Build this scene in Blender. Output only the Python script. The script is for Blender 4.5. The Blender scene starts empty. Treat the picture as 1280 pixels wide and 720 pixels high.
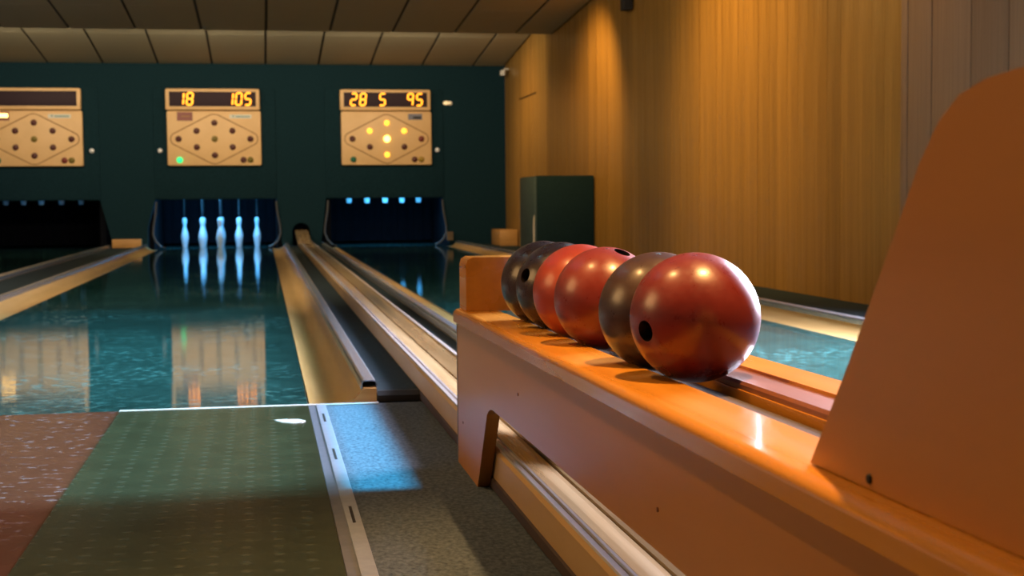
import bpy, bmesh, math, random
from mathutils import Vector, Matrix
random.seed(7)
S = bpy.context.scene
COL = S.collection

# ------------------------------------------------------------------ camera
YAW, PITCH, ROLL, CAM_H = 0.172896, -0.061031, -0.0085, 0.63
F = Vector((math.sin(YAW)*math.cos(PITCH), math.cos(YAW)*math.cos(PITCH), math.sin(PITCH)))
r0 = Vector((math.cos(YAW), -math.sin(YAW), 0)); u0 = r0.cross(F)
RV = math.cos(ROLL)*r0 + math.sin(ROLL)*u0
UV = -math.sin(ROLL)*r0 + math.cos(ROLL)*u0
cd = bpy.data.cameras.new('camera'); cam = bpy.data.objects.new('camera', cd); COL.objects.link(cam)
M = Matrix((RV, UV, -F)).transposed().to_4x4(); M.translation = (0, 0, CAM_H)
cam.matrix_world = M
cd.sensor_width = 36; cd.lens = 36*1778/1280; cd.clip_start = .05
cd.dof.use_dof = True; cd.dof.focus_distance = 2.35; cd.dof.aperture_fstop = 10.5
S.camera = cam

# ------------------------------------------------------------------ world, exposure
w = bpy.data.worlds.new('world'); S.world = w; w.use_nodes = True
w.node_tree.nodes['Background'].inputs[0].default_value = (.62, .74, 1, 1)
w.node_tree.nodes['Background'].inputs[1].default_value = 1.0
vs = S.view_settings
vs.view_transform = 'Standard'; vs.look = 'None'; vs.gamma = 1; vs.use_curve_mapping = False
vs.exposure = 1.0

# ------------------------------------------------------------------ lights
def look(o, target):
    o.rotation_euler = (Vector(target)-o.location).to_track_quat('-Z', 'Y').to_euler()
def area(name, loc, target, sx, sy, power, col, spread=180):
    l = bpy.data.lights.new(name, 'AREA'); l.shape = 'RECTANGLE'; l.size = sx; l.size_y = sy
    l.energy = power; l.color = col; l.spread = math.radians(spread)
    o = bpy.data.objects.new(name, l); COL.objects.link(o); o.location = loc; look(o, target); return o
def spot(name, loc, target, power, col, angle, blend=.5, radius=.05):
    l = bpy.data.lights.new(name, 'SPOT'); l.energy = power; l.color = col
    l.spot_size = math.radians(angle); l.spot_blend = blend; l.shadow_soft_size = radius
    o = bpy.data.objects.new(name, l); COL.objects.link(o); o.location = loc; look(o, target); return o
AMBER = (1, .56, .16); WARM = (1, .62, .30); CYAN = (.30, .78, 1); BLUE = (.09, .50, 1); DAY = (.80, .80, 1)
# amber spots in the ceiling washing the panelled wall
spot('wall_spot_far', (2.45, 14.2, 2.62), (3.48, 14.7, 1.35), 85, AMBER, 108, .8)
spot('wall_spot_end', (2.2, 18.4, 2.45), (3.48, 18.4, 1.3), 34, AMBER, 120, 1)
spot('wall_spot_mid', (1.8, 10.1, 2.8), (3.48, 9.9, 1.6), 165, AMBER, 112, .9)
spot('wall_spot_near', (2.3, 7.4, 2.8), (3.48, 7.2, 1.1), 24, WARM, 110, 1)
# warm ambient fill added under the hall ceiling, above the lanes
for x in (-3.0, .2):
    area('hall_fill', (x, 9.0, 2.86), (x, 15.5, .6), 1.2, .5, 85, (1, .74, .48))
area('hall_fill', (-1.2, 5.8, 2.86), (-1.2, 8, 0), 1.2, .5, 16, (1, .70, .42))
# amber downlight over the ball rack
spot('rack_downlight', (.98, 1.75, 2.7), (.62, 1.55, .4), 250, (1, .52, .17), 62, .6, .04)
# warm downlight over the approach, and a soft fill
spot('approach_downlight', (-.45, 2.5, 2.78), (.2, 1.9, .2), 66, (1, .54, .18), 130, .7, .025)
area('warm_fill', (-3.6, 3.3, 2.4), (.4, 1.5, .4), 1.8, 1.8, 36, (1, .57, .22))  # soft warm fill added for the hood cheek and side panel
# tubes hidden behind the drop of the ceiling, above the lane ends
for i, x in enumerate((-3.07, -.65, 1.78)):
    area('cove_tube', (x, 17.05, 2.72), (x, 18.6, 2.76), 1.5, .06, 22, (1, .80, .55))
# lamps inside the pin pits, behind the header
area('pit_lamp', (-.62, 20.56, .80), (-.62, 21.2, .15), 1.5, .08, 24, BLUE)
area('pit_lamp', (1.76, 20.56, .80), (1.76, 21.2, .15), 1.5, .08, 15, BLUE)
area('pit_lamp', (-3.07, 20.56, .80), (-3.07, 21.2, .15), 1.5, .08, .5, BLUE)
# daylight through the side window
area('window_daylight', (3.60, 4.9, 1.4), (1.5, 4.2, .6), 1.7, 1.7, 600, DAY)

# ------------------------------------------------------------------ material helpers
def mat(name, base=(.5,.5,.5), rough=.5, metal=0, coat=0, emis=None, estr=0, spec=.5):
    m = bpy.data.materials.new(name); m.use_nodes = True
    b = m.node_tree.nodes['Principled BSDF']
    b.inputs['Base Color'].default_value = (*base, 1); b.inputs['Roughness'].default_value = rough
    b.inputs['Metallic'].default_value = metal; b.inputs['Coat Weight'].default_value = coat
    b.inputs['Coat Roughness'].default_value = .12; b.inputs['Specular IOR Level'].default_value = spec
    if emis:
        b.inputs['Emission Color'].default_value = (*emis, 1); b.inputs['Emission Strength'].default_value = estr
    return m
def N(m, t, **k):
    n = m.node_tree.nodes.new(t)
    for a, v in k.items(): setattr(n, a, v)
    return n
def L(m, a, b): m.node_tree.links.new(a, b)
def noise(m, scale, detail=4, rough=.55, stretch=(1,1,1), coord='Object', dist=0):
    tc = N(m, 'ShaderNodeTexCoord'); mp = N(m, 'ShaderNodeMapping'); nz = N(m, 'ShaderNodeTexNoise')
    mp.inputs['Scale'].default_value = stretch
    L(m, tc.outputs[coord], mp.inputs[0]); L(m, mp.outputs[0], nz.inputs['Vector'])
    nz.inputs['Scale'].default_value = scale; nz.inputs['Detail'].default_value = detail
    nz.inputs['Roughness'].default_value = rough; nz.inputs['Distortion'].default_value = dist
    return nz.outputs['Fac']
def ramp(m, fac, stops):
    r = N(m, 'ShaderNodeValToRGB'); e = r.color_ramp.elements
    while len(e) < len(stops): e.new(.5)
    for i, (p, c) in enumerate(stops): e[i].position = p; e[i].color = (*c, 1)
    L(m, fac, r.inputs[0]); return r.outputs[0]
def bsdf(m): return m.node_tree.nodes['Principled BSDF']
def bump(m, fac, strength, dist=.01):
    b = N(m, 'ShaderNodeBump'); b.inputs['Strength'].default_value = strength; b.inputs['Distance'].default_value = dist
    L(m, fac, b.inputs['Height']); L(m, b.outputs[0], bsdf(m).inputs['Normal']); return b
def mr(m, fac, a, b, lo=0, hi=1):
    n = N(m, 'ShaderNodeMapRange'); n.inputs['From Min'].default_value = lo; n.inputs['From Max'].default_value = hi
    n.inputs['To Min'].default_value = a; n.inputs['To Max'].default_value = b
    L(m, fac, n.inputs[0]); return n.outputs[0]
def mottled(name, c1, c2, scale, rough, stretch=(1,1,1), lo=.3, hi=.7, bmp=0, bd=.005, coat=0, rvar=0, detail=5, spec=.5, metal=0):
    m = mat(name, c1, rough, metal, coat, spec=spec)
    f = noise(m, scale, detail, .6, stretch)
    L(m, ramp(m, f, [(lo, c1), (hi, c2)]), bsdf(m).inputs['Base Color'])
    if rvar:
        g = noise(m, scale*.6, 3, .5, stretch); L(m, mr(m, g, rough-rvar, rough+rvar, .3, .7), bsdf(m).inputs['Roughness'])
    if bmp: bump(m, f, bmp, bd)
    return m
def plank_mat(name, c1, c2, c3, rough, coat=0):
    # vertical veneer: grain along Z, each plank a little different
    m = mat(name, c1, rough, 0, coat)
    f = noise(m, 3, 6, .65, (14, 14, .35)); c = ramp(m, f, [(.28, c1), (.5, c2), (.75, c3)])
    oi = N(m, 'ShaderNodeObjectInfo'); hs = N(m, 'ShaderNodeHueSaturation')
    L(m, mr(m, oi.outputs['Random'], .87, 1.12), hs.inputs['Value']); L(m, c, hs.inputs['Color'])
    L(m, hs.outputs[0], bsdf(m).inputs['Base Color'])
    g = noise(m, 1.5, 4, .5, (6, 6, .4)); L(m, mr(m, g, rough-.08, rough+.12, .3, .7), bsdf(m).inputs['Roughness'])
    bump(m, f, .12, .003); return m

MAT = {}
MAT['wall_teal'] = mottled('wall_teal', (.005,.019,.026), (.009,.031,.041), 45, .9, bmp=.3, bd=.004, spec=.08)
MAT['plank'] = plank_mat('wall_plank', (.20,.105,.022), (.30,.165,.035), (.38,.215,.05), .38)
MAT['plank_near'] = plank_mat('wall_board', (.19,.112,.062), (.23,.138,.078), (.27,.165,.095), .55)
MAT['wallback'] = mat('wall_backing', (.02,.013,.006), .9)
MAT['plaster'] = mottled('plaster', (.10,.07,.04), (.13,.09,.05), 6, .9)
MAT['tile'] = mottled('ceiling_tile', (.36,.33,.22), (.43,.39,.26), 60, .8, bmp=.3, bd=.003)
MAT['tbar'] = mat('ceiling_gap', (.014,.016,.014), .8)
def lane_mat():
    m = mat('lane_surface', (.01,.04,.042), .06, spec=.30)
    f = noise(m, 5, 6, .6); c = ramp(m, f, [(.3, (.008,.036,.034)), (.7, (.015,.062,.058))])
    # light teal streaks: sparkle off the ripples painted into the colour, in patches
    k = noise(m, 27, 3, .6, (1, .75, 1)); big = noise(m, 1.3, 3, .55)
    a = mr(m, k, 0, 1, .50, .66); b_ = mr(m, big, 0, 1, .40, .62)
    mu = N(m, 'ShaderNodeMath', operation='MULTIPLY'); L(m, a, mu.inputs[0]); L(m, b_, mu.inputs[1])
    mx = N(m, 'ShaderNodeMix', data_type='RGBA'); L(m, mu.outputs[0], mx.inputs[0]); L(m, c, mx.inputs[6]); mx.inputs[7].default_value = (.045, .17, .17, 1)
    L(m, mx.outputs[2], bsdf(m).inputs['Base Color'])
    r = N(m, 'ShaderNodeMath', operation='MULTIPLY_ADD'); L(m, mu.outputs[0], r.inputs[0]); r.inputs[1].default_value = .10; r.inputs[2].default_value = .035
    L(m, r.outputs[0], bsdf(m).inputs['Roughness'])
    h = noise(m, 26, 4, .6, (.35, 1.3, 1)); bump(m, h, .035, .005); return m
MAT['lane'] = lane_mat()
MAT['gutter'] = mottled('gutter_wood', (.42,.275,.095), (.52,.355,.145), 4, .3, (6,.5,6), bmp=.012)
MAT['cap'] = mottled('curb_cap', (.46,.52,.58), (.50,.56,.62), 6, .25, metal=.8)
MAT['channel'] = mottled('channel_felt', (.014,.024,.029), (.028,.044,.051), 90, .9, bmp=.4, spec=.1)
MAT['rubber'] = mat('black_rubber', (.008,.008,.009), .5)
MAT['track'] = mottled('track_wood', (.33,.22,.10), (.46,.33,.17), 3, .27, (8,.4,8), bmp=.01, coat=.3)
MAT['rail'] = mottled('rail_metal', (.74,.73,.74), (.84,.83,.84), 5, .25, (1,.1,1), metal=.55)
MAT['trackside'] = mottled('track_side', (.40,.25,.10), (.50,.33,.15), 4, .42, (1,.4,3), bmp=.02)
MAT['carpet'] = mottled('grey_carpet', (.034,.047,.066), (.090,.115,.150), 110, .95, (1,.6,1), .32, .68, bmp=.5, bd=.006, spec=.1)
def mat_mat():
    m = mat('rubber_mat', (.02,.027,.014), .26)
    f = noise(m, 9, 5, .6); c = ramp(m, f, [(.3, (.013,.019,.009)), (.7, (.022,.030,.015))])
    tc = N(m, 'ShaderNodeTexCoord'); v = N(m, 'ShaderNodeTexVoronoi'); v.inputs['Scale'].default_value = 1
    mp = N(m, 'ShaderNodeMapping'); mp.inputs['Scale'].default_value = (17.5, 17.5, .001); L(m, tc.outputs['Object'], mp.inputs[0])
    v.inputs['Randomness'].default_value = .06; L(m, mp.outputs[0], v.inputs['Vector'])
    stud = mr(m, v.outputs['Distance'], 1, 0, .10, .20)
    mx = N(m, 'ShaderNodeMix', data_type='RGBA'); L(m, stud, mx.inputs[0]); L(m, c, mx.inputs[6]); mx.inputs[7].default_value = (.034, .044, .028, 1)
    L(m, mx.outputs[2], bsdf(m).inputs['Base Color'])
    h = noise(m, 60, 3, .5, (.4, 1, 1))
    a = N(m, 'ShaderNodeMath', operation='ADD'); L(m, stud, a.inputs[0]); L(m, mr(m, h, 0, .5), a.inputs[1])
    bump(m, a.outputs[0], .12, .004); return m
MAT['mat'] = mat_mat()
def red_mat():
    m = mat('red_floor', (.07,.02,.01), .22)
    f = noise(m, 12, 5, .6); c = ramp(m, f, [(.3, (.060,.018,.010)), (.7, (.085,.027,.015))])
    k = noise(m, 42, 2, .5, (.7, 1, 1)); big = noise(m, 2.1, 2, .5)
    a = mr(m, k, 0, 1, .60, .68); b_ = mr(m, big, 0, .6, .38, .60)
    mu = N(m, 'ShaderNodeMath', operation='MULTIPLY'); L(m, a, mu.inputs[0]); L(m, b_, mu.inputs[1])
    mx = N(m, 'ShaderNodeMix', data_type='RGBA'); L(m, mu.outputs[0], mx.inputs[0]); L(m, c, mx.inputs[6]); mx.inputs[7].default_value = (.22, .17, .19, 1)  # pale violet glints of reflected light painted into the floor colour
    L(m, mx.outputs[2], bsdf(m).inputs['Base Color']); bump(m, k, .10, .004); return m
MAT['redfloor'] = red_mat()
MAT['strip'] = mottled('alu_strip', (.22,.26,.34), (.27,.31,.40), 40, .45, metal=.35)
MAT['strip_dark'] = mottled('alu_strip_dark', (.11,.125,.165), (.14,.155,.20), 40, .45, metal=.35)
MAT['black'] = mat('black', (.004,.004,.004), .6)
MAT['white'] = mottled('white_paint', (.42,.42,.41), (.50,.50,.49), 20, .5)
MAT['rack'] = mottled('rack_wood', (.50,.20,.018), (.62,.265,.030), 2.2, .28, (12,.35,12), coat=.3, bmp=.015, rvar=.05)
MAT['rackside'] = mottled('rack_side_wood', (.39,.155,.024), (.46,.19,.034), 2.0, .36, (8,.35,3), bmp=.015, rvar=.06)
MAT['innerrail'] = mottled('inner_rail', (.16,.055,.028), (.22,.08,.04), 9, .4, (4,.6,4), bmp=.05)
MAT['skirt'] = mottled('dark_skirting', (.035,.02,.012), (.055,.03,.018), 8, .6)
MAT['groove'] = mottled('groove_strip', (.06,.045,.034), (.09,.07,.055), 8, .75, spec=.15)
def ball_mat(name, c1, c2, rough):
    m = mat(name, c1, rough, 0, .3)
    f = noise(m, 14, 7, .7); L(m, ramp(m, f, [(.32, c1), (.68, c2)]), bsdf(m).inputs['Base Color'])
    g = noise(m, 30, 6, .7); L(m, mr(m, g, rough-.08, rough+.14, .35, .7), bsdf(m).inputs['Roughness'])
    bsdf(m).inputs['Coat Roughness'].default_value = .2
    bump(m, f, .03, .002); return m
MAT['ball_red'] = ball_mat('ball_red', (.145,.017,.017), (.20,.028,.025), .32)
MAT['ball_brick'] = ball_mat('ball_brick', (.31,.034,.013), (.37,.050,.020), .36)
MAT['ball_crimson'] = ball_mat('ball_crimson', (.165,.021,.017), (.215,.033,.026), .33)
MAT['ball_dark'] = ball_mat('ball_dark', (.024,.012,.011), (.038,.019,.017), .3)
MAT['ball_brown'] = ball_mat('ball_brown', (.040,.019,.016), (.065,.032,.026), .34)
MAT['hole'] = mat('finger_hole', (.012,.006,.006), .5)
MAT['pin'] = mottled('pin_plastic', (.33,.42,.47), (.38,.48,.54), 12, .4)
MAT['cord'] = mat('cord', (.03,.034,.04), .8)
MAT['curtain'] = mottled('curtain', (.0012,.0018,.003), (.003,.004,.007), 8, .9, spec=.1)
MAT['pit'] = mottled('pit_wall', (.002,.003,.005), (.004,.005,.008), 12, .9, spec=.1)
MAT['panel'] = mottled('score_panel', (.66,.42,.18), (.74,.49,.23), 3, .5)
MAT['panel_line'] = mat('score_line', (.30,.15,.04), .6)
MAT['glass'] = mat('display_glass', (.034,.020,.026), .6, spec=.15)
MAT['digit'] = mat('digit', (.8,.3,.02), .5, emis=(1,.27,.010), estr=1.7)
MAT['lamp_off'] = mat('lamp_off', (.085,.020,.018), .3)
MAT['lamp_olive'] = mat('lamp_olive', (.16,.12,.008), .3)
MAT['lamp_red'] = mat('lamp_red', (.18,.022,.015), .3)
MAT['lamp_yellow'] = mat('lamp_yellow', (.36,.22,.01), .3)
MAT['lamp_green'] = mat('lamp_green', (.005,.13,.07), .3)
MAT['lamp_on'] = mat('lamp_on', (.9,.6,.1), .4, emis=(1,.44,.03), estr=1.3)
MAT['lamp_bright'] = mat('lamp_bright', (.9,.6,.1), .4, emis=(1,.60,.10), estr=3.6)
MAT['lamp_green_on'] = mat('lamp_green_on', (.05,.8,.4), .4, emis=(.01,1,.24), estr=.6)
MAT['bezel'] = mat('bezel', (.30,.16,.06), .5)
MAT['badge'] = mat('badge', (.62,.62,.52), .5)
MAT['badge_ink'] = mat('badge_ink', (.10,.25,.26), .5)
MAT['badge_red'] = mat('badge_red', (.22,.065,.050), .5)
MAT['badge_grey'] = mat('badge_grey', (.15,.15,.19), .5)
MAT['badge_lit'] = mat('badge_lit', (.9,.5,.1), .5, emis=(1,.55,.13), estr=3)
MAT['knob'] = mat('knob', (.8,.82,.85), .3)
MAT['bulb'] = mat('bulb', (.9,.8,.6), .4, emis=(1,.68,.30), estr=.3)
MAT['plastic_white'] = mat('plastic_white', (.62,.60,.55), .5)
MAT['box_side'] = mottled('box_cover', (.006,.020,.024), (.011,.031,.036), 60, .9, bmp=.3, spec=.1)
MAT['box_edge'] = mottled('box_edge', (.040,.075,.085), (.060,.100,.110), 30, .8, spec=.2)
MAT['oak'] = mottled('oak_block', (.40,.20,.05), (.52,.28,.08), 5, .5, (1,1,6))
MAT['glass_pane'] = mat('glass_pane', (1,1,1), .02)
bsdf(MAT['glass_pane']).inputs['Transmission Weight'].default_value = 1
MAT['housing'] = mat('lamp_housing', (.02,.02,.02), .8)

# ------------------------------------------------------------------ mesh helpers
def finish(name, bm, m, parent=None, smooth=False, loc=None):
    bmesh.ops.recalc_face_normals(bm, faces=bm.faces)
    me = bpy.data.meshes.new(name); bm.to_mesh(me); bm.free()
    me.materials.append(MAT[m] if isinstance(m, str) else m)
    if smooth:
        for p in me.polygons: p.use_smooth = True
        try: me.set_sharp_from_angle(angle=math.radians(40))
        except Exception: pass
    o = bpy.data.objects.new(name, me); COL.objects.link(o)
    if loc: o.location = loc
    if parent: o.parent = parent
    return o
def tag(o, label=None, cat=None, group=None, kind=None):
    if label: o['label'] = label
    if cat: o['category'] = cat
    if group: o['group'] = group
    if kind: o['kind'] = kind
    return o
def empty(name, loc, label, cat, group=None):
    o = bpy.data.objects.new(name, None); COL.objects.link(o); o.location = loc; o.empty_display_size = .1
    return tag(o, label, cat, group)
def add_box(bm, x0, x1, y0, y1, z0, z1, bev=0, seg=2):
    vs_ = [bm.verts.new((x, y, z)) for x in (x0, x1) for y in (y0, y1) for z in (z0, z1)]
    fs = [(0,1,3,2),(4,6,7,5),(0,4,5,1),(2,3,7,6),(0,2,6,4),(1,5,7,3)]
    ff = [bm.faces.new([vs_[i] for i in f]) for f in fs]
    if bev:
        es = list({e for f in ff for e in f.edges})
        bmesh.ops.bevel(bm, geom=es, offset=bev, segments=seg, affect='EDGES', profile=.5)
def box(name, x0, x1, y0, y1, z0, z1, m, parent=None, bev=0, smooth=None, org=None):
    """box in world coordinates; its origin is put at its own base centre (or at org)"""
    o = Vector(org) if org else Vector(((x0+x1)/2, (y0+y1)/2, z0))
    bm = bmesh.new(); add_box(bm, x0-o.x, x1-o.x, y0-o.y, y1-o.y, z0-o.z, z1-o.z, bev)
    return place(finish(name, bm, m, None, bool(bev) if smooth is None else smooth), o, parent)
def place(ob, o, parent):
    if parent:
        ob.parent = parent; ob.location = Vector(o) - parent_loc(parent)
    else: ob.location = o
    return ob
def parent_loc(p):
    v = Vector((0,0,0))
    while p: v += p.location; p = p.parent
    return v
def prism(name, poly, axis, a0, a1, m, parent=None, bev=0, smooth=False, org=(0,0,0), shear=None):
    """extrude polygon. axis 'Y': poly=(x,z); axis 'X': poly=(y,z); axis 'Z': poly=(x,y)"""
    bm = bmesh.new()
    def P(p, a):
        v = {'Y': (p[0], a, p[1]), 'X': (a, p[0], p[1]), 'Z': (p[0], p[1], a)}[axis]
        v = Vector(v)
        if shear: v.z += shear(v)
        return v - Vector(org)
    A = [bm.verts.new(P(p, a0)) for p in poly]; B = [bm.verts.new(P(p, a1)) for p in poly]
    n = len(poly)
    bm.faces.new(A); bm.faces.new(B[::-1])
    for i in range(n): bm.faces.new((A[i], B[i], B[(i+1) % n], A[(i+1) % n]))
    if bev:
        es = [e for e in bm.edges if len(e.link_faces) == 2 and e.calc_face_angle(0) > .6]
        bmesh.ops.bevel(bm, geom=es, offset=bev, segments=2, affect='EDGES', profile=.5)
    bm.normal_update()
    bm.faces.ensure_lookup_table()
    big = [f for f in bm.faces if len(f.verts) > 4]
    bmesh.ops.triangulate(bm, faces=big)
    return place(finish(name, bm, m, None, smooth), Vector(org), parent)
def lathe(bm, prof, seg=24):
    rings = []
    for r, z in prof:
        if r < 1e-5: rings.append([bm.verts.new((0, 0, z))])
        else: rings.append([bm.verts.new((r*math.cos(2*math.pi*k/seg), r*math.sin(2*math.pi*k/seg), z)) for k in range(seg)])
    for a, b in zip(rings, rings[1:]):
        for k in range(seg):
            k2 = (k+1) % seg
            if len(a) == 1 and len(b) == 1: continue
            if len(a) == 1: bm.faces.new((a[0], b[k], b[k2]))
            elif len(b) == 1: bm.faces.new((a[k], b[0], a[k2]))
            else: bm.faces.new((a[k], b[k], b[k2], a[k2]))
def tube(bm, pts, r, seg=8):
    pts = [Vector(p) for p in pts]; rings = []
    for i, p in enumerate(pts):
        d = (pts[min(i+1, len(pts)-1)] - pts[max(i-1, 0)]).normalized()
        a = d.orthogonal().normalized() if abs(d.x) > .9 else d.cross(Vector((1,0,0))).normalized()
        b = d.cross(a)
        rings.append([bm.verts.new(p + r*(math.cos(2*math.pi*k/seg)*a + math.sin(2*math.pi*k/seg)*b)) for k in range(seg)])
    for A, B in zip(rings, rings[1:]):
        for k in range(seg): bm.faces.new((A[k], B[k], B[(k+1) % seg], A[(k+1) % seg]))
    bm.faces.new(rings[0]); bm.faces.new(rings[-1][::-1])
def copy_tree(o, parent=None):
    c = o.copy(); COL.objects.link(c)
    if parent: c.parent = parent
    for ch in list(o.children): copy_tree(ch, c)
    return c

# ------------------------------------------------------------------ dimensions
XW, XL = 3.48, -5.6                   # right wall, left wall
YB, YN = 20.4, -3.2                   # scoreboard wall, wall behind the camera
YF = 4.42                             # foul line
LANES = [(-3.86, -2.30), (-1.43, .13), (1.03, 2.57)]
GW = .172                             # gutter width

# ------------------------------------------------------------------ the room
tag(box('floor', .18, XW+.12, YN, YF+.03, -.12, 0, 'carpet'), kind='structure')
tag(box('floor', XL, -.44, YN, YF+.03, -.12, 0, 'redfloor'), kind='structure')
tag(box('floor', -.44, .18, YN, YF+.03, -.12, -.006, 'black'), kind='structure')
tag(box('floor', XL, XW+.12, YF+.03, 22.7, -.20, -.07, 'pit'), kind='structure')
tag(box('wall_left', XL-.12, XL, YN, 22.7, -.12, 3.2, 'plaster'), kind='structure')
tag(box('wall_near', XL-.12, XW+.2, YN-.12, YN, -.12, 3.2, 'plaster'), kind='structure')
tag(box('wall_far', XL-.12, XW+.2, 22.7, 22.82, -.2, 3.2, 'pit'), kind='structure')

# right wall: backing slab (with an opening for the window) and a facing of vertical planks
WY0, WY1, WZ0, WZ1 = 3.95, 5.85, .45, 2.30
bm = bmesh.new(); x0, x1 = XW+.022, XW+.16
add_box(bm, x0, x1, WY1, 22.7, -.12, 3.2); add_box(bm, x0, x1, YN, WY0, -.12, 3.2)
add_box(bm, x0, x1, WY0, WY1, -.12, WZ0); add_box(bm, x0, x1, WY0, WY1, WZ1, 3.2)
wall_right = tag(finish('wall_right', bm, 'wallback'), kind='structure')
pm = {}
def unit(mname):
    if mname not in pm:
        bm = bmesh.new(); add_box(bm, 0, 1, 0, 1, 0, 1)
        me = bpy.data.meshes.new('plank'); bmesh.ops.recalc_face_normals(bm, faces=bm.faces); bm.to_mesh(me); bm.free()
        me.materials.append(MAT[mname]); pm[mname] = me
    return pm[mname]
def piece(name, x0, x1, y0, y1, z0, z1, mname, parent):
    o = bpy.data.objects.new(name, unit(mname)); COL.objects.link(o); o.parent = parent
    o.location = Vector((x0, y0, z0)) - parent_loc(parent); o.scale = (x1-x0, y1-y0, z1-z0); return o
# each plank gets its own mesh so that the grain keeps its scale
def plank(name, x0, x1, y0, y1, z0, z1, mname, parent, bev=.0):
    return box(name, x0, x1, y0, y1, z0, z1, mname, parent, bev)
door = tag(box('door_1', XW+.012, XW+.0215, 18.02, 19.29, .0, 2.01, 'wallback'), kind='structure')
seams = [7.37, 7.62, 7.80, 7.99, 8.24, 8.46, 8.70, 8.95, 9.14]
y = seams[-1]
stops = [14.68, 18.02, 19.29, YB]
while y < YB - .3:
    y += random.choice((.13, .16, .19, .22, .25, .30))
    for s in stops:
        if seams[-1] < s and y > s-.09: y = s; break
    y = min(y, YB); seams.append(y)
for a, b in zip(seams, seams[1:]):
    if b-a < .02: continue
    dx = random.uniform(0, .0035)
    g = .0012
    if a >= 18.01 and b <= 19.30:
        g0 = .012 if abs(a-18.02) < .02 else g
        plank('plank', XW+.004+dx, XW+.0215, a+g0, b-g, .02, 2.005, 'plank', door)
        plank('plank', XW+dx, XW+.0215, a+g, b-g, 2.025, 2.96, 'plank', wall_right)
    else:
        g1 = .006 if abs(b-18.02) < .02 or abs(b-14.68) < .02 else g
        plank('plank', XW+dx, XW+.0215, a+g, b-g1, 0, 2.96, 'plank', wall_right)
nb = [7.37, 7.28, 7.00, 6.58, 6.22, 5.86]
y = 3.94
nb2 = []
while y > YN+.4: nb2.append(y); y -= .42
nb2.append(YN)
for seq in (nb, nb2):
    for b, a in zip(seq, seq[1:]):
        plank('wall_board', XW-.022, XW+.0215, a+.006, b-.006, 0, 2.96, 'plank_near', wall_right, .003)
plank('wall_board', XW-.022, XW+.0215, 3.945, 5.855, 0, WZ0, 'plank_near', wall_right)
plank('wall_board', XW-.022, XW+.0215, 3.945, 5.855, WZ1, 2.96, 'plank_near', wall_right)
# side window
win = tag(box('window_1', XW+.05, XW+.09, WY0, WY1, WZ0, WZ0+.05, 'white'), kind='structure')
box('window_frame', XW+.05, XW+.09, WY0, WY1, WZ1-.05, WZ1, 'white', win)
for yy in (WY0, (WY0+WY1)/2-.025, WY1-.05): box('window_frame', XW+.05, XW+.09, yy, yy+.05, WZ0+.05, WZ1-.05, 'white', win)

# ceiling: two sloping fields with a drop between them, a flat field nearer
TW, TX = .735, .08
def slope_slab(bm, y0, z0, y1, z1, t):
    v = [(XL, y0, z0), (XW, y0, z0), (XW, y1, z1), (XL, y1, z1)]
    A = [bm.verts.new(p) for p in v]; B = [bm.verts.new((p[0], p[1], p[2]+t)) for p in v]
    bm.faces.new(A); bm.faces.new(B[::-1])
    for i in range(4): bm.faces.new((A[i], B[i], B[(i+1) % 4], A[(i+1) % 4]))
bm = bmesh.new()
Y1E, Z1E = 16.92, 2.628
Z1S = Z1E + .058*(Y1E-9.6)
Z2S = 2.575 + .10*(YB-Y1E)
slope_slab(bm, 9.6, Z1S+.018, Y1E, Z1E+.018, .04)
slope_slab(bm, Y1E, Z2S+.018, YB+.02, 2.575+.016, .04)
slope_slab(bm, YN, 2.9, 9.6, 2.9, .06)
add_box(bm, XL, XW, Y1E-.03, Y1E, Z1E+.01, Z2S+.06)
add_box(bm, XL, XW, 9.57, 9.63, 2.9, Z1S+.06)
ceiling = tag(finish('ceiling', bm, 'tbar'), kind='structure')
def ceil_tiles(y0, z0, y1, z1, rows):
    d = Vector((0, y1-y0, z1-z0)); ln = d.length; ang = math.atan2(d.z, d.y)
    n0 = int((XL-TX)/TW)-1
    k = n0
    while TX + k*TW < XW:
        xa = max(TX+k*TW+.016, XL+.01); xb = min(TX+(k+1)*TW-.016, XW-.02); k += 1
        if xb - xa < .05: continue
        for ra, rb in rows:
            key = (round(xb-xa, 3), round(rb-ra, 3))
            if key not in tm:
                b = bmesh.new(); add_box(b, 0, key[0], .004, key[1]-.004, 0, .016, .002, 1)
                o = finish('ceiling_tile', b, 'tile'); tm[key] = o.data
            else:
                o = bpy.data.objects.new('ceiling_tile', tm[key]); COL.objects.link(o)
            o.parent = ceiling; t = ra/ln
            o.location = (xa, y0+d.y*t, z0+d.z*t); o.rotation_euler = (ang, 0, 0)
tm = {}
L1 = math.hypot(Y1E-9.6, Z1S-Z1E); L2 = math.hypot(YB-Y1E, Z2S-2.575)
ceil_tiles(9.6, Z1S, Y1E, Z1E, [(max(L1-1.38*(i+1)-.72, 0), L1-1.38*i-.72) for i in range(5)] + [(L1-.72, L1)] if False else [(max(L1-1.42*(i+1), 0), L1-1.42*i) for i in range(5)])
ceil_tiles(Y1E, Z2S, YB, 2.575, [(.1, L2-1.93), (L2-1.93, L2)])

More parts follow.
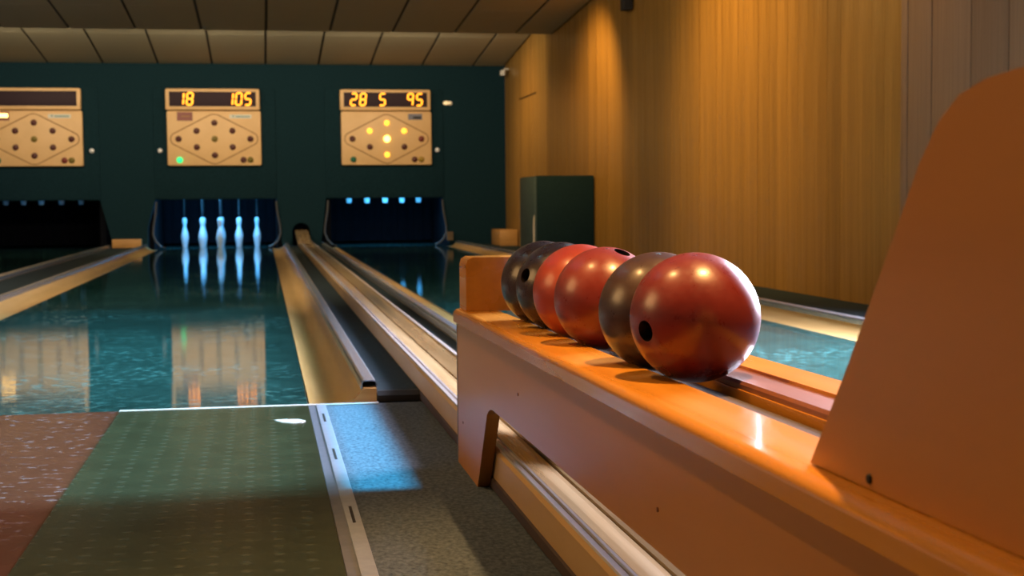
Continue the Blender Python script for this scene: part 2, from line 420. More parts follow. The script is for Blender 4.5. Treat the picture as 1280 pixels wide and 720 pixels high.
# scoreboard wall with the openings of the pin pits and the arch of the ball return
ZO = .69
bm = bmesh.new()
def poly_y(bm, poly, y0, y1):
    A = [bm.verts.new((p[0], y0, p[1])) for p in poly]; B = [bm.verts.new((p[0], y1, p[1])) for p in poly]
    n = len(poly); fs = [bm.faces.new(A), bm.faces.new(B[::-1])]
    for i in range(n): bm.faces.new((A[i], B[i], B[(i+1) % n], A[(i+1) % n]))
    bm.normal_update(); bmesh.ops.triangulate(bm, faces=fs)
poly_y(bm, [(XL, ZO), (XW, ZO), (XW, 2.66), (XL, 2.66)], YB, YB+.10)
poly_y(bm, [(XL, -.07), (-3.93, -.07), (-3.93, ZO), (XL, ZO)], YB, YB+.10)
poly_y(bm, [(-2.07, -.07), (-1.575, -.07), (-1.575, .30), (-1.47, ZO), (-2.21, ZO), (-2.07, .14)], YB, YB+.10)
arch = [(.535+.125*math.cos(a), .225+.125*math.sin(a)) for a in [math.pi*i/12 for i in range(13)]]
poly_y(bm, [(.28, -.07), (.20, ZO), (.89, ZO), (.80, -.07), (.66, -.07)] + arch + [(.41, -.07)], YB, YB+.10)
poly_y(bm, [(2.66, -.07), (XW, -.07), (XW, ZO), (2.56, ZO)], YB, YB+.10)
wall_back = tag(finish('wall_back', bm, 'wall_teal'), kind='structure')
# access panels round the score displays, with a round white knob
for (a, b), kx in (((-3.90, -2.20), -2.30), ((-1.47, .20), -1.385), ((.89, 2.575), 2.485)):
    p = box('access_panel', a, b, YB-.016, YB+.001, ZO+.012, 2.24, 'wall_teal', wall_back, .004)
    bm = bmesh.new(); bmesh.ops.create_uvsphere(bm, u_segments=16, v_segments=10, radius=.034)
    kn = finish('knob', bm, 'knob', None, True); place(kn, (kx, YB-.04, 1.37), p)

# pits behind the wall
for (a, b) in LANES:
    for xx in (a-.15, b+.07):
        tag(box('wall_pit_side', xx, xx+.08, YB+.11, 22.6, -.07, 1.6, 'pit'), kind='structure')
    tag(box('wall_pit_top', a-.06, b+.06, YB+.11, 22.6, 1.6, 1.64, 'pit'), kind='structure')
    c = (a+b)/2
    cu = empty('pit_curtain', (c, 22.35, 0), {0: 'dark strip curtain in the unlit pit at the far left', 1: 'dark blue strip curtain behind the standing pins', 2: 'dark blue strip curtain in the pit without standing pins'}[LANES.index((a, b))], 'curtain', 'strip curtains at the back of the pits')
    n = 13; wd = (b-a+.1)/n
    for i in range(n):
        xx = a-.05+i*wd; dy = .025*(i % 2)
        pts = [(xx-.012+ (wd+.024)*t, 22.35-dy-.018*math.sin(math.pi*t)) for t in (0,.2,.4,.6,.8,1)]
        poly = pts + [(px, py+.008) for px, py in reversed(pts)]
        prism('curtain_strip', poly, 'Z', .03, 1.35, 'curtain', cu, org=(xx+wd/2, 22.35, .03), smooth=True)

# ------------------------------------------------------------------ lanes, gutters, channels
lab = ['dark teal lane at the far left of the hall', 'glossy dark teal lane with the five columns of standing pins', 'glossy teal lane between ball rack and wooden wall']
for (a, b), t in zip(LANES, lab):
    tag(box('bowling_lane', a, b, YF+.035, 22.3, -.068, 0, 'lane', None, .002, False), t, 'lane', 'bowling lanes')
def gutter(xl, d, label, y1=YB+.02):
    g = empty('lane_gutter', (xl, YF+.04, -.068), label, 'gutter', 'wooden lane gutters')
    top = [(.004,-.003), (.02,-.009), (.05,-.012), (.085,-.010), (.115,-.002), (.14,.012), (.158,.028), (.168,.042), (.1715,.050)]
    poly = [(xl+d*x, z) for x, z in top] + [(xl+d*.1715, -.068), (xl+d*.004, -.068)]
    prism('trough', poly, 'Y', YF+.04, y1, 'gutter', g, smooth=True, org=(xl, YF+.04, -.068))
    # folded metal cap: a hollow inverted channel
    o = [(.166,.036), (.166,.060), (.170,.067), (.176,.070), (.206,.070), (.212,.067), (.216,.060), (.216,.030)]
    i = [(.213,.030), (.213,.058), (.208,.0665), (.174,.0665), (.169,.058), (.169,.036)]
    prism('curb_cap', [(xl+d*x, z) for x, z in o+i], 'Y', YF+.05, y1, 'cap', g, org=(xl, YF+.04, -.068))
    w = [(.130,-.004), (.214,-.004), (.212,.047), (.1735,.047)]
    prism('end_block', [(xl+d*x, z) for x, z in w], 'Y', YF+.036, YF+.062, 'oak', g, bev=.002, org=(xl, YF+.04, -.068))
    prism('curb_core', [(xl+d*x, z) for x, z in ((.1725,-.068), (.2125,-.068), (.2125,.047), (.1725,.047))], 'Y', YF+.07, y1, 'trackside', g, org=(xl, YF+.04, -.068))
    return g
gutter(LANES[0][1], 1, 'wooden gutter along the right side of the far left lane')
gutter(LANES[1][0], -1, 'wooden gutter along the left side of the lane with standing pins')
gutter(LANES[1][1], 1, 'wide yellowish wooden gutter ending at the white foul line')
gutter(LANES[2][0]-.0, -1, 'narrow wooden gutter just right of the ball return track')
gutter(LANES[2][1], 1, 'wooden gutter in front of the panelled right wall')
def channel(x0, x1, label, z=.028, y0=YF+.09):
    c = empty('floor_channel', ((x0+x1)/2, y0, -.068), label, 'floor strip', 'dark strips between the gutters')
    prism('felt', [(y0+.02, -.068), (y0+.02, z-.012), (y0+.035, z), (YB, z), (YB, -.068)], 'X', x0, x1, 'channel', c, org=((x0+x1)/2, y0, -.068))
    prism('edge_strip', [(y0-.012, -.002), (y0-.012, z-.012), (y0+.004, z+.002), (y0+.0195, z+.002), (y0+.0195, -.002)], 'X', x0, x1, 'rubber', c, bev=.003, org=((x0+x1)/2, y0, -.068), smooth=True)
channel(.350, .484, 'dark felt strip between wide gutter and ball return track')
channel(.684, .812, 'dark felt strip between ball return track and narrow gutter')
channel(-2.08, -1.65, 'dark blue grey strip between the two left lanes')
channel(2.79, XW-.03, 'dark ledge along the foot of the wooden wall', .012)

# ------------------------------------------------------------------ approach
am = box('approach_mat', -.438, .128, YN+.1, YF+.0, -.006, .0035, 'mat', None, .001, False)
tag(am, 'dark green studded rubber mat before the white foul line', 'mat')
tag(box('foul_line', -.44, .347, YF+.002, YF+.026, .0, .0045, 'white', None, .001, False), 'thin white foul line strip across the front of the lane', 'line')
es = empty('edge_strip', (.155, 1.0, 0), 'two-tone metal edging strip with slots between mat and carpet', 'strip')
box('dark_flange', .129, .1515, YN+.1, YF, -.006, .003, 'strip_dark', es)
box('light_flange', .1515, .181, YN+.1, YF, -.006, .0055, 'strip', es, .001, False)
for yy in (4.07, 3.46, 2.76, 2.10, 1.45, .80, .15, -.5):
    box('slot', .1625, .1685, yy, yy+.15, .0050, .0062, 'black', es)
# scrap of glossy tape on the mat
bm = bmesh.new()
tp = [(.022,4.135),(.045,4.085),(.075,4.06),(.100,4.07),(.110,4.10),(.092,4.135),(.055,4.14)]
A = [bm.verts.new((x, y, .0035)) for x, y in tp]; B = [bm.verts.new((x, y, .0055)) for x, y in tp]
bm.faces.new(A); bm.faces.new(B)
for i in range(7): bm.faces.new((A[i], A[(i+1)%7], B[(i+1)%7], B[i]))
tag(finish('tape_scrap', bm, 'white'), 'small white scrap lying on the green mat', 'scrap')

# ------------------------------------------------------------------ ball return track
TX0, TX1, TZ = .488, .680, .090
tr = empty('ball_return_track', ((TX0+TX1)/2, 3.0, 0), 'long wooden ball return track with metal rails running under the rack', 'track')
o_ = ((TX0+TX1)/2, 3.0, 0)
Y0t, Y1t = .25, 22.0
prism('side_board', [(TX0, .002), (TX0, TZ-.006), (TX0+.006, TZ), (TX0+.014, TZ), (TX0+.014, .002)], 'Y', Y0t, Y1t, 'trackside', tr, org=o_)
prism('side_board', [(TX1-.012, .002), (TX1-.012, TZ), (TX1-.004, TZ), (TX1, TZ-.006), (TX1, .002)], 'Y', Y0t, Y1t, 'trackside', tr, org=o_)
prism('skirting', [(TX0-.004, .002), (TX0-.004, .022), (TX0-.0005, .026), (TX0-.0005, .002)], 'Y', Y0t, Y1t, 'skirt', tr, org=o_)
prism('metal_rail', [(TX0+.006, TZ+.0005), (TX0+.008, TZ+.004), (TX0+.019, TZ+.004), (TX0+.0205, TZ-.004), (TX0+.0145, TZ-.004), (TX0+.0145, TZ+.0005)], 'Y', Y0t, Y1t, 'rail', tr, org=o_)
prism('metal_rail', [(TX0+.022, TZ+.001), (TX0+.024, TZ+.006), (TX0+.029, TZ+.006), (TX0+.031, TZ-.004), (TX0+.022, TZ-.004)], 'Y', Y0t, Y1t, 'rail', tr, org=o_)
prism('trough_board', [(TX0+.032, TZ-.001), (TX0+.036, TZ), (TX0+.055, TZ-.004), (TX0+.088, TZ-.014), (TX0+.098, TZ-.015), (TX0+.098, TZ-.03), (TX0+.032, TZ-.03)], 'Y', Y0t, Y1t, 'track', tr, org=o_)
prism('trough_board', [(TX0+.106, TZ-.015), (TX0+.120, TZ-.012), (TX0+.150, TZ-.004), (TX0+.170, TZ), (TX0+.170, TZ-.03), (TX0+.106, TZ-.03)], 'Y', Y0t, Y1t, 'track', tr, org=o_)
prism('metal_rail', [(TX0+.1705, TZ-.002), (TX0+.1715, TZ+.004), (TX0+.182, TZ+.004), (TX0+.186, TZ+.0005), (TX0+.1795, TZ-.004)], 'Y', Y0t, Y1t, 'rail', tr, org=o_)
prism('trough_base', [(TX0+.0145, .002), (TX0+.0145, TZ-.031), (TX1-.0125, TZ-.031), (TX1-.0125, .002)], 'Y', Y0t, Y1t, 'innerrail', tr, org=o_)

for xa, xb in ((.448, .506), (.511, .567), (.572, .628)):
    prism('ramp_board', [(18.7, TZ+.008), (20.6, .25), (20.6, .22), (18.7, TZ+.005)], 'X', xa, xb, 'track', tr, org=o_)

# ------------------------------------------------------------------ ball rack
SL = .0096
sh = lambda v: SL*(3.32 - v.y)
rk = empty('ball_rack', (.59, 2.0, 0), 'orange brown wooden ball rack holding six bowling balls', 'ball rack')
ro = (.59, 2.0, 0)
ZT = .374
YE, YS = 3.40, .30
# front board with a rounded nose, its far corner rounded in plan
nose = [(.54, ZT), (.4585, ZT), (.458, ZT), (.4525, ZT-.001), (.4485, ZT-.0035), (.446, ZT-.0075), (.445, ZT-.012), (.445, ZT-.0125), (.445, ZT-.0295), (.4455, ZT-.030), (.54, ZT-.030)]
def board(name, prof, y0, y1, m, round_x=None):
    bm = bmesh.new(); rings = []
    ys = [(y0, 0)] + [(y1-.03, 0), (y1-.012, .004), (y1-.004, .010), (y1, .020)]
    for yv, ins in ys:
        ring = []
        for x, z in prof:
            xx = x + ins if (round_x == 'L' and x < .46) else x
            ring.append(bm.verts.new((xx-ro[0], yv-ro[1], z+SL*(3.32-yv)-ro[2])))
        rings.append(ring)
    n = len(prof); fs = [bm.faces.new(rings[0]), bm.faces.new(rings[-1][::-1])]
    for A, B in zip(rings, rings[1:]):
        for i in range(n): bm.faces.new((A[i], B[i], B[(i+1) % n], A[(i+1) % n]))
    bm.normal_update(); bmesh.ops.triangulate(bm, faces=fs)
    return place(finish(name, bm, m, None, True), Vector(ro), rk)
board('front_board', nose, YS, YE, 'rack', 'L')
def side(x0, x1, m='rackside'):
    zt = lambda y: ZT-.0305+SL*(3.32-y)
    p = [(3.39, .0), (3.39, zt(3.39)), (.34, zt(.34)), (.34, 0), (.62, 0), (.70, .195), (.73, .212), (.76, .217),
         (2.86, .2025), (2.889, .199), (2.915, .192), (2.935, .182), (2.944, .172), (3.08, 0)]
    return prism('side_panel', p, 'X', x0, x1, m, rk, bev=.0, org=ro)
sp = side(.457, .485)
prism('edge_band', [(.4555, .0), (.4555, .340), (.485, .340), (.485, 0)], 'Y', 3.3905, 3.3935, 'strip', rk, org=ro)
side(.712, .738)
prism('inner_rail', [(.620, .330), (.620, ZT-.004), (.624, ZT), (.674, ZT), (.674, .330)], 'Y', YS, 3.26, 'innerrail', rk, org=ro, shear=sh)
prism('rail_face', [(.6155, .333), (.6155, ZT-.010), (.6195, ZT-.010), (.6195, .333)], 'Y', YS, 3.26, 'rack', rk, org=ro, shear=sh)
prism('back_board', [(.6745, .341), (.6745, ZT+.004), (.737, ZT+.004), (.742, ZT), (.742, .341)], 'Y', YS, YE, 'rack', rk, org=ro, shear=sh)
prism('groove_strip', [(.556, .318), (.556, ZT-.018), (.602, ZT-.018), (.602, .318)], 'Y', YS, 3.26, 'groove', rk, org=ro, shear=sh)
prism('groove_base', [(.4855, .300), (.4855, .3175), (.7115, .3175), (.7115, .300)], 'Y', YS, 3.38, 'innerrail', rk, org=ro, shear=sh)
# end stop block
eb = [(.462, ZT+.001), (.462, ZT+.108), (.466, ZT+.120), (.476, ZT+.126), (.722, ZT+.126), (.732, ZT+.120), (.736, ZT+.108), (.736, ZT+.0045), (.60, ZT+.0045), (.60, ZT+.001)]
eb = [(.462, ZT+.001), (.462, ZT+.108), (.466, ZT+.120), (.476, ZT+.126), (.66, ZT+.126), (.668, ZT+.120), (.672, ZT+.108), (.672, ZT+.001)]
prism('end_stop', eb, 'Y', 3.265, 3.375, 'rack', rk, bev=.003, smooth=True, org=ro)
# hood over the near end: two cheeks and a curved cover
hood = [(1.190,.3955),(1.118,.481),(1.064,.549),(1.014,.613),(.982,.655),(.951,.685),(.922,.701),(.884,.709),(.844,.712),(.50,.716),(.43,.705),(.375,.665),(.345,.60),(.335,.50),(.335,.4035)]
prism('hood_cheek', hood, 'X', .476, .500, 'rackside', rk, bev=.003, org=ro)
prism('hood_cheek', [(y, max(z, ZT+.0055+SL*(3.32-y)) if z < .41 else z) for y, z in hood], 'X', .712, .736, 'rackside', rk, bev=.003, org=ro)
hc = hood[3:]
inn = [(y-.0 if y > .6 else y+.012, z-.014) for y, z in hc]
prism('hood_cover', hc + inn[::-1], 'X', .501, .711, 'rack', rk, org=ro, smooth=True)
bm = bmesh.new(); lathe(bm, [(0, .0015), (.0035, .0015), (.0045, 0), (.0045, -.004)], 12)
bmesh.ops.rotate(bm, verts=bm.verts, matrix=Matrix.Rotation(-math.pi/2, 3, 'Y'))
place(finish('screw', bm, 'black', None, True), (.4755, 1.064, .405), rk)
for yy, zz in ((3.30, .11), (2.56, .275), (1.62, .262)):
    bm = bmesh.new(); lathe(bm, [(0, .001), (.003, .001), (.0035, -.002)], 10)
    bmesh.ops.rotate(bm, verts=bm.verts, matrix=Matrix.Rotation(-math.pi/2, 3, 'Y'))
    place(finish('screw', bm, 'innerrail', None, True), (.4565, yy, zz), rk)

# ------------------------------------------------------------------ balls
R = .089
def ball(loc, m, hole, label, rot):
    bm = bmesh.new(); bmesh.ops.create_uvsphere(bm, u_segments=96, v_segments=64, radius=R)
    o = finish('bowling_ball', bm, m, None, True); o.location = loc
    if hole:
        for hv in hole:
            d = Vector(hv).normalized()
            b2 = bmesh.new(); bmesh.ops.create_cone(b2, cap_ends=True, segments=40, radius1=.0135, radius2=.0150, depth=.08)
            q = d.to_track_quat('Z', 'Y').to_matrix().to_4x4(); q.translation = d*(R-.012)
            bmesh.ops.transform(b2, matrix=q, verts=b2.verts)
            me = bpy.data.meshes.new('cut'); b2.to_mesh(me); b2.free()
            c = bpy.data.objects.new('cut', me); COL.objects.link(c); c.location = loc
            bpy.context.view_layer.update()
            md = o.modifiers.new('b', 'BOOLEAN'); md.object = c; md.operation = 'DIFFERENCE'; md.solver = 'EXACT'
            dg = bpy.context.evaluated_depsgraph_get()
            nm = bpy.data.meshes.new_from_object(o.evaluated_get(dg)); o.modifiers.clear(); o.data = nm
            bpy.data.objects.remove(c)
        o.data.set_sharp_from_angle(angle=math.radians(35))
        o.data.materials.append(MAT['hole'])
        for p in o.data.polygons:
            if p.center.length < R*.975: p.material_index = 1
    return tag(o, label, 'bowling ball', 'bowling balls on the wooden rack')
BX = .58
ball((BX, 1.868, .4690), 'ball_red', [(-.905,-.397,-.156), (.2,.75,-.63)], 'dark red bowling ball nearest the camera with one hole at left', 0)
ball((BX, 2.053, .4635), 'ball_brown', [(.5,.5,.6)], 'brown bowling ball just behind the nearest red ball', 0)
ball((BX, 2.384, .4610), 'ball_crimson', [(.26,-.31,.914), (.6,.5,-.6)], 'red bowling ball with a hole at its top', 0)
ball((BX, 2.579, .4600), 'ball_brick', [(.7,.5,.4)], 'orange red bowling ball between a dark and a red ball', 0)
ball((BX, 2.759, .4590), 'ball_dark', [(-.88,-.37,.297), (.5,.6,.5)], 'dark brown bowling ball with a black hole facing left', 0)
ball((BX, 2.939, .4570), 'ball_dark', [(.6,.6,.4)], 'plain dark brown bowling ball beside the end stop', 0)

# ------------------------------------------------------------------ pins
PIN = [(0,0),(.034,0),(.036,.006),(.041,.05),(.049,.095),(.0545,.135),(.0545,.160),(.050,.195),(.040,.235),(.030,.265),(.0245,.290),(.0235,.310),(.0275,.335),(.033,.360),(.0350,.385),(.032,.408),(.024,.424),(.010,.431),(0,.432)]
bm = bmesh.new(); lathe(bm, PIN, 24); pin0 = finish('bowling_pin', bm, 'pin', None, True)
bm = bmesh.new(); tube(bm, [(0,0,.430), (0,0,.9), (0,0,1.598)], .0035, 6); cord0 = finish('cord', bm, 'cord', pin0)
cx, cy, dx = -.60, 20.62, .258
front = [((0,0), 'pale blue lit pin at the front point of the standing diamond'),
 ((-1,1), 'standing pin second from the left, in the second row'), ((1,1), 'standing pin second from the right, in the second row'),
 ((-2,2), 'leftmost standing pin in the blue lit pit'), ((0,2), 'standing pin hidden behind the front pin, centre of the diamond'), ((2,2), 'rightmost standing pin in the blue lit pit'),
 ((-1,3), 'standing pin in the fourth row, behind the second from left'), ((1,3), 'standing pin in the fourth row, behind the second from right'),
 ((0,4), 'rearmost standing pin of the diamond')]
first = True
for (i, j), t in front:
    p = pin0 if first else copy_tree(pin0); first = False
    p.location = (cx+i*dx, cy+j*dx, 0.001); tag(p, t, 'pin', 'nine standing pins')
bm = bmesh.new(); tube(bm, [(0,0,.430), (0,0,.75), (0,0,.975)], .0035, 6); cs = finish('cord', bm, 'cord')
nth = ['leftmost', 'second from the left', 'middle one', 'second from the right', 'rightmost']
for base, zz, lbl in ((1.775, .622, 'hoisted pin in the right pit, {} of five feet showing'), (-3.07, .632, 'hoisted pin in the dark left pit, {} of its five')):
    for k in range(5):
        p = pin0.copy(); COL.objects.link(p); c = cs.copy() if (base < 0 or k) else cs
        if c is not cs: COL.objects.link(c)
        c.parent = p
        p.location = (base+(k-2)*.258, 20.95+.1*abs(k-2), zz)
        tag(p, lbl.format(nth[k]), 'pin', 'hoisted pins')

# ------------------------------------------------------------------ score displays
SEG = {'a': ((0,2),(1,2)), 'b': ((1,2),(1,1)), 'c': ((1,1),(1,0)), 'd': ((0,0),(1,0)), 'e': ((0,1),(0,0)), 'f': ((0,2),(0,1)), 'g': ((0,1),(1,1))}
DIG = {'0':'abcdef','1':'bc','2':'abged','5':'afgcd','8':'abcdefg','9':'abcfg'}
def digit(ch, xc, zc, parent, yy):
    w_, h_, t = .076, .082, .0110
    bm = bmesh.new()
    for s in DIG[ch]:
        (xa, za), (xb, zb) = SEG[s]
        p = Vector(((xa-.5)*w_, 0, (za-1)*h_)); q = Vector(((xb-.5)*w_, 0, (zb-1)*h_))
        d = (q-p).normalized(); p = p + d*.004; q = q - d*.004; n = Vector((-d.z, 0, d.x))*t
        pts = [p - d*.0, p+n+d*t*.6, q+n-d*t*.6, q, q-n-d*t*.6, p-n+d*t*.6]
        pts = [Vector((v.x + .10*v.z, v.y, v.z)) for v in pts]
        A = [bm.verts.new(v) for v in pts]; B = [bm.verts.new(v+Vector((0, .004, 0))) for v in pts]
        bm.faces.new(A); bm.faces.new(B[::-1])
        for i in range(6): bm.faces.new((A[i], B[i], B[(i+1)%6], A[(i+1)%6]))
    if ch == '1': bmesh.ops.translate(bm, verts=bm.verts, vec=(-.018, 0, 0))
    return place(finish('digit', bm, 'digit'), (xc, yy, zc), parent)
lampmesh = {}
def lamp(m, xc, zc, parent, r=.042):
    key = (m, r)
    if key not in lampmesh:
        bm = bmesh.new(); lathe(bm, [(r, 0), (r*.98, .008), (r*.8, .022), (r*.45, .031), (0, .034)], 20)
        bmesh.ops.rotate(bm, verts=bm.verts, matrix=Matrix.Rotation(math.pi/2, 3, 'X'))
        o = finish('lamp', bm, m, None, True); lampmesh[key] = o.data
    else:
        o = bpy.data.objects.new('lamp', lampmesh[key]); COL.objects.link(o)
    return place(o, (xc, YB-.0925, zc), parent)
def score(cx, label, digits, lamps, corner, badges):
    W = 1.30; z0, z1, zm = 1.155, 2.225, 1.925
    e = empty('score_display', (cx, YB-.02, z0), label, 'scoreboard', 'score displays above the pits')
    yf = YB-.09
    # lower panel
    box('lower_panel', cx-W/2+.012, cx+W/2, yf, YB-.0165, z0, zm-.006, 'panel', e, .026)
    up = box('display_housing', cx-W/2, cx+W/2-.012, yf-.035, YB-.0165, zm, z1, 'panel', e, .026)
    dw = box('display_window', cx-W/2+.055, cx+W/2-.065, yf-.0375, yf-.030, zm+.052, z1-.045, 'glass', e, .003)
    for ch, u in digits: digit(ch, cx+u, zm+.155, dw, yf-.0425)
    # raised outline of the diamond, with rounded ends
    zc = (z0+zm)/2-.012; hw, hh = .595, .335
    pts = []
    for (ax, az), sgn in (((hw,0),1), ((0,hh),1), ((-hw,0),1), ((0,-hh),1)):
        ang = math.atan2(az, ax)
        r = .075
        k = (.80, .86)[az == 0] if True else 1
        for j in range(-3, 4):
            if az == 0:
                a = ang + j/3*math.radians(62); pts.append((ax*.885 + r*math.cos(a)*.9, r*1.1*math.sin(a)))
            else:
                a = ang - 0 + j/3*math.radians(26); pts.append((r*1.9*math.cos(a), math.copysign(hh*.90-.10, az) + r*1.9*math.sin(a)))
    n = len(pts); bm = bmesh.new()
    def off(i, d):
        p = Vector(pts[i]); t = (Vector(pts[(i+1)%n])-Vector(pts[i-1])).normalized(); return p + d*Vector((t.y, -t.x))
    rings = [[bm.verts.new((off(i, d).x, yy, off(i, d).y)) for i in range(n)] for d, yy in ((-.008, .001), (-.005, -.005), (.005, -.005), (.008, .001))]
    for A, B in zip(rings, rings[1:]):
        for i in range(n): bm.faces.new((A[i], A[(i+1)%n], B[(i+1)%n], B[i]))
    place(finish('diamond_outline', bm, 'panel_line', None, True), (cx+.006, yf, zc), e)
    pos = [(0,.225), (-.245,.113), (.245,.113), (-.49,0), (0,0), (.49,0), (-.245,-.113), (.245,-.113), (0,-.225)]
    for (u, v), m in zip(pos, lamps): lamp(m, cx+.01+u, zc+v, e, .046 if m == 'lamp_bright' else .037 if m == 'lamp_on' else .042)
    if corner[0]: lamp(corner[0], cx-.47, z0+.082, e)
    lamp(corner[1], cx+.40, z0+.082, e); lamp(corner[2], cx+.495, z0+.082, e)
    for kind, u, wd, hg in badges:
        b = box('badge', cx+u-wd/2, cx+u+wd/2, yf-.003, yf+.002, zm-.085-hg/2, zm-.085+hg/2, {'white':'badge','red':'badge_red','grey':'badge_grey','lit':'badge_red'}[kind], e)
        zb = zm-.085
        if kind == 'white':
            bm = bmesh.new(); q = [(-.115,.014),(-.085,.014),(-.100,-.014)]
            A = [bm.verts.new((x, 0, z)) for x, z in q]; B = [bm.verts.new((x, .002, z)) for x, z in q]
            bm.faces.new(A); bm.faces.new(B[::-1])
            for i in range(3): bm.faces.new((A[i], B[i], B[(i+1)%3], A[(i+1)%3]))
            place(finish('emblem', bm, 'badge_ink'), (cx+u, yf-.0045, zb), b)
            box('lettering', cx+u-.065, cx+u+.125, yf-.0045, yf-.003, zb-.009, zb+.006, 'badge_ink', b)
        elif kind == 'grey':
            box('lettering', cx+u-.03, cx+u+.085, yf-.0045, yf-.003, zb-.03, zb+.004, 'black', b)
        elif kind == 'lit':
            box('lit_window', cx+u-wd/2+.02, cx+u+wd/2-.015, yf-.0045, yf-.003, zb-.02, zb+.035, 'badge_lit', b)
        else:
            box('lettering', cx+u-.05, cx+u+.07, yf-.0045, yf-.003, zb-.005, zb+.008, 'panel_line', b)
off = ['lamp_off']*4 + ['lamp_olive'] + ['lamp_off']*4
score(-3.058, 'tan score display with dark blank window at the left edge', [], off, ('lamp_green', 'lamp_red', 'lamp_olive'), [('white', .35, .30, .052), ('lit', -.42, .22, .12)])
score(-.648, 'tan score display showing 18 and 105, one green lamp lit', [('1',-.42),('8',-.315),('1',.25),('0',.352),('5',.476)], off, ('lamp_green_on', 'lamp_off', 'lamp_olive'), [('red', -.39, .21, .12), ('white', .37, .30, .052)])
score(1.752, 'tan score display showing 28 5 95 with five lit lamps', [('2',-.455),('8',-.325),('5',-.05),('9',.345),('5',.475)],
      ['lamp_on','lamp_on','lamp_on','lamp_off','lamp_bright','lamp_red','lamp_off','lamp_off','lamp_on'], ('lamp_green', 'lamp_off', 'lamp_yellow'), [('grey', .415, .20, .085)])

# ------------------------------------------------------------------ small things at the lane ends
# cream lamp on the wall
wl = empty('wall_lamp', (2.62, YB, 2.0), 'small cream bulb on the teal wall right of the lit display', 'lamp')
bm = bmesh.new(); lathe(bm, [(0,-.012),(.03,-.012),(.034,0),(.03,.012),(0,.012)], 14)
bmesh.ops.rotate(bm, verts=bm.verts, matrix=Matrix.Rotation(math.pi/2, 3, 'X')); place(finish('base', bm, 'plastic_white', None, True), (2.68, YB-.013, 2.04), wl)
bm = bmesh.new(); lathe(bm, [(0,-.05),(.018,-.045),(.028,-.02),(.030,.0),(.026,.02),(.016,.04),(.014,.06),(0,.06)], 14)
bmesh.ops.rotate(bm, verts=bm.verts, matrix=Matrix.Rotation(math.pi/2, 3, 'Y')); place(finish('bulb', bm, 'bulb', None, True), (2.625, YB-.05, 2.04), wl)
# little camera in the corner under the ceiling
sc = empty('security_camera', (XW, YB-.35, 2.45), 'small white camera on a bracket in the ceiling corner', 'camera')
bm = bmesh.new(); tube(bm, [(XW, YB-.35, 2.50), (XW-.06, YB-.35, 2.50), (XW-.085, YB-.35, 2.475)], .012, 8); place(finish('bracket', bm, 'plastic_white', None, True), (0,0,0), sc)
bm = bmesh.new(); add_box(bm, -.03, .03, -.06, .06, -.045, .03, .01); place(finish('body', bm, 'plastic_white', None, True), (XW-.095, YB-.37, 2.45), sc)
# dark wall lamp fixture at the top of the panelled wall
ws = empty('wall_spotlight', (XW, 13.2, 2.43), 'dark box fixed high on the wooden wall, cut by the frame', 'spotlight')  # wall lamp fixture, modelled without its own light
box('lamp_case', XW-.10, XW-.012, 13.12, 13.26, 2.42, 2.70, 'housing', ws, .008)
box('bracket', XW-.012, XW+.001, 13.15, 13.23, 2.50, 2.60, 'black', ws)
box('lamp_face', XW-.093, XW-.015, 13.114, 13.12, 2.43, 2.69, 'black', ws)
# teal covered box against the wooden wall
cb = empty('teal_box', (3.14, 15.2, .012), 'waist high dark teal covered box against the wooden wall', 'box')
box('front_panel', 2.85, XW-.012, 14.76, 14.785, .0125, .895, 'box_side', cb, .004)
box('side_panel', 2.825, 2.849, 14.755, 15.62, .0125, .885, 'box_edge', cb, .004)
box('top_panel', 2.85, XW-.012, 14.786, 15.62, .868, .893, 'box_side', cb, .004)
box('back_panel', 2.85, XW-.012, 15.595, 15.62, .0125, .867, 'box_side', cb)
prism('edge_trim', [(2.8235, .02), (2.8235, .48), (2.816, .46), (2.812, .40), (2.810, .02)], 'Y', 14.752, 14.775, 'plastic_white', cb, org=(2.82, 14.76, 0))
# wooden blocks at the lane ends
tag(box('wooden_block', -2.05, -1.66, YB-.16, YB-.005, .0285, .148, 'oak', None, .006), 'wooden block at the wall between the two left lanes', 'block')
tag(box('wooden_block', XW-.26, XW-.015, 19.35, 20.1, .0125, .235, 'oak', None, .006), 'orange wooden block at the foot of the wooden wall', 'block')
tag(box('wooden_block', 2.60, 2.69, YB-.14, YB-.06, .075, .20, 'plaster', None, .006), 'small pinkish block right of the pit without pins', 'block')
# pale guards on the sides of the pit mouths
def guard(x, d, label):
    bm = bmesh.new()
    prof = [(0,.66),(-.015*d,.5),(-.05*d,.30),(-.055*d,.20),(-.02*d,.11),(.04*d,.045),(.11*d,.016)]
    tube(bm, [(px, 0, pz) for px, pz in prof], .014, 8)
    o = finish('pit_guard', bm, 'plastic_grey', None, True); o.location = (x, YB-.03, 0); return tag(o, label, 'guard', 'guards beside the pits')
MAT['plastic_grey'] = mat('plastic_grey', (.055,.06,.065), .5)
guard(-1.45, 1, 'curved grey guard left of the standing pins')
guard(.19, -1, 'curved grey guard right of the standing pins')
guard(.92, 1, 'curved grey guard right of the ball return arch')
guard(2.55, -1, 'curved grey guard at the right side of the pinless pit')
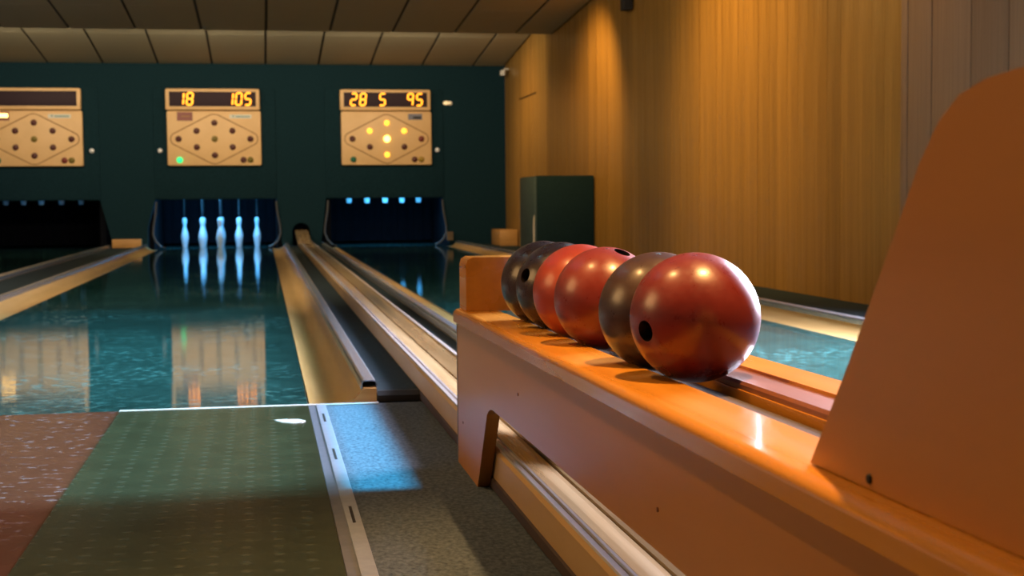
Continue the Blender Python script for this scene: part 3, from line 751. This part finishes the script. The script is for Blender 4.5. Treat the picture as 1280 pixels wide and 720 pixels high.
# arch tunnel lining
arc = [(.535+.124*math.cos(a), .225+.124*math.sin(a)) for a in [math.pi*i/12 for i in range(13)]]
out = [(.535+.15*math.cos(a), .225+.15*math.sin(a)) for a in [math.pi*i/12 for i in range(13)]]
prism('return_tunnel', [(.685, .1)]+out+[(.385, .1), (.411, .1)]+arc[::-1]+[(.659, .1)], 'Y', YB+.102, 22.0, 'black', None, org=(.535, YB+.1, .1))
tag(bpy.data.objects['return_tunnel'], 'dark arched tunnel swallowing the ball return track', 'tunnel')

# ------------------------------------------------------------------ added lamp boxes, out of view, shaping the light pools
def added_lamp_box(lx, ly, xr, yr, power, col, label, size=.022):
    """open-bottomed black box round a small lamp; its rim trims the light to a rectangle on the floor"""
    zl, zb = 2.73, 2.55; k = (zl-zb)/zl
    e = empty('added_light_box', (lx, ly, 2.73), label, 'lamp', 'added lamp boxes out of view')
    x0, x1, y0, y1 = lx+(xr[0]-lx)*k, lx+(xr[1]-lx)*k, ly+(yr[0]-ly)*k, ly+(yr[1]-ly)*k; zt = 2.74
    box('added_box_side', x0-.008, x0, y0, y1, zb, zt, 'housing', e); box('added_box_side', x1, x1+.008, y0, y1, zb, zt, 'housing', e)
    box('added_box_side', x0-.008, x1+.008, y0-.008, y0, zb, zt, 'housing', e); box('added_box_side', x0-.008, x1+.008, y1, y1+.008, zb, zt, 'housing', e)
    box('added_box_top', x0-.008, x1+.008, y0-.008, y1+.008, zt, 2.90, 'housing', e)
    area('added_pool_lamp', (lx, ly, zl), (lx, ly, 0), size, size, power, col)
added_lamp_box(-.67, 6.2, (-1.45, .06), (4.46, 8.8), 120, CYAN, 'added unseen lamp box over the lane with standing pins')
added_lamp_box(1.75, 6.0, (1.03, 2.47), (3.6, 8.8), 150, CYAN, 'added unseen lamp box over the lane beside the wall')
added_lamp_box(-3.08, 6.2, (-3.86, -2.30), (4.46, 8.8), 120, CYAN, 'added unseen lamp box over the far left lane')
added_lamp_box(-.70, 3.9, (-1.9, .13), (3.1, 4.44), 120, (.28, .80, 1), 'added unseen lamp box over the approach mat', .012)
added_lamp_box(.25, 3.75, (.183, .315), (3.1, 4.43), 220, (.03, .62, .95), 'narrow added unseen lamp box over the carpet beside the mat', .004)  # added only to make the blue light patch on the carpet
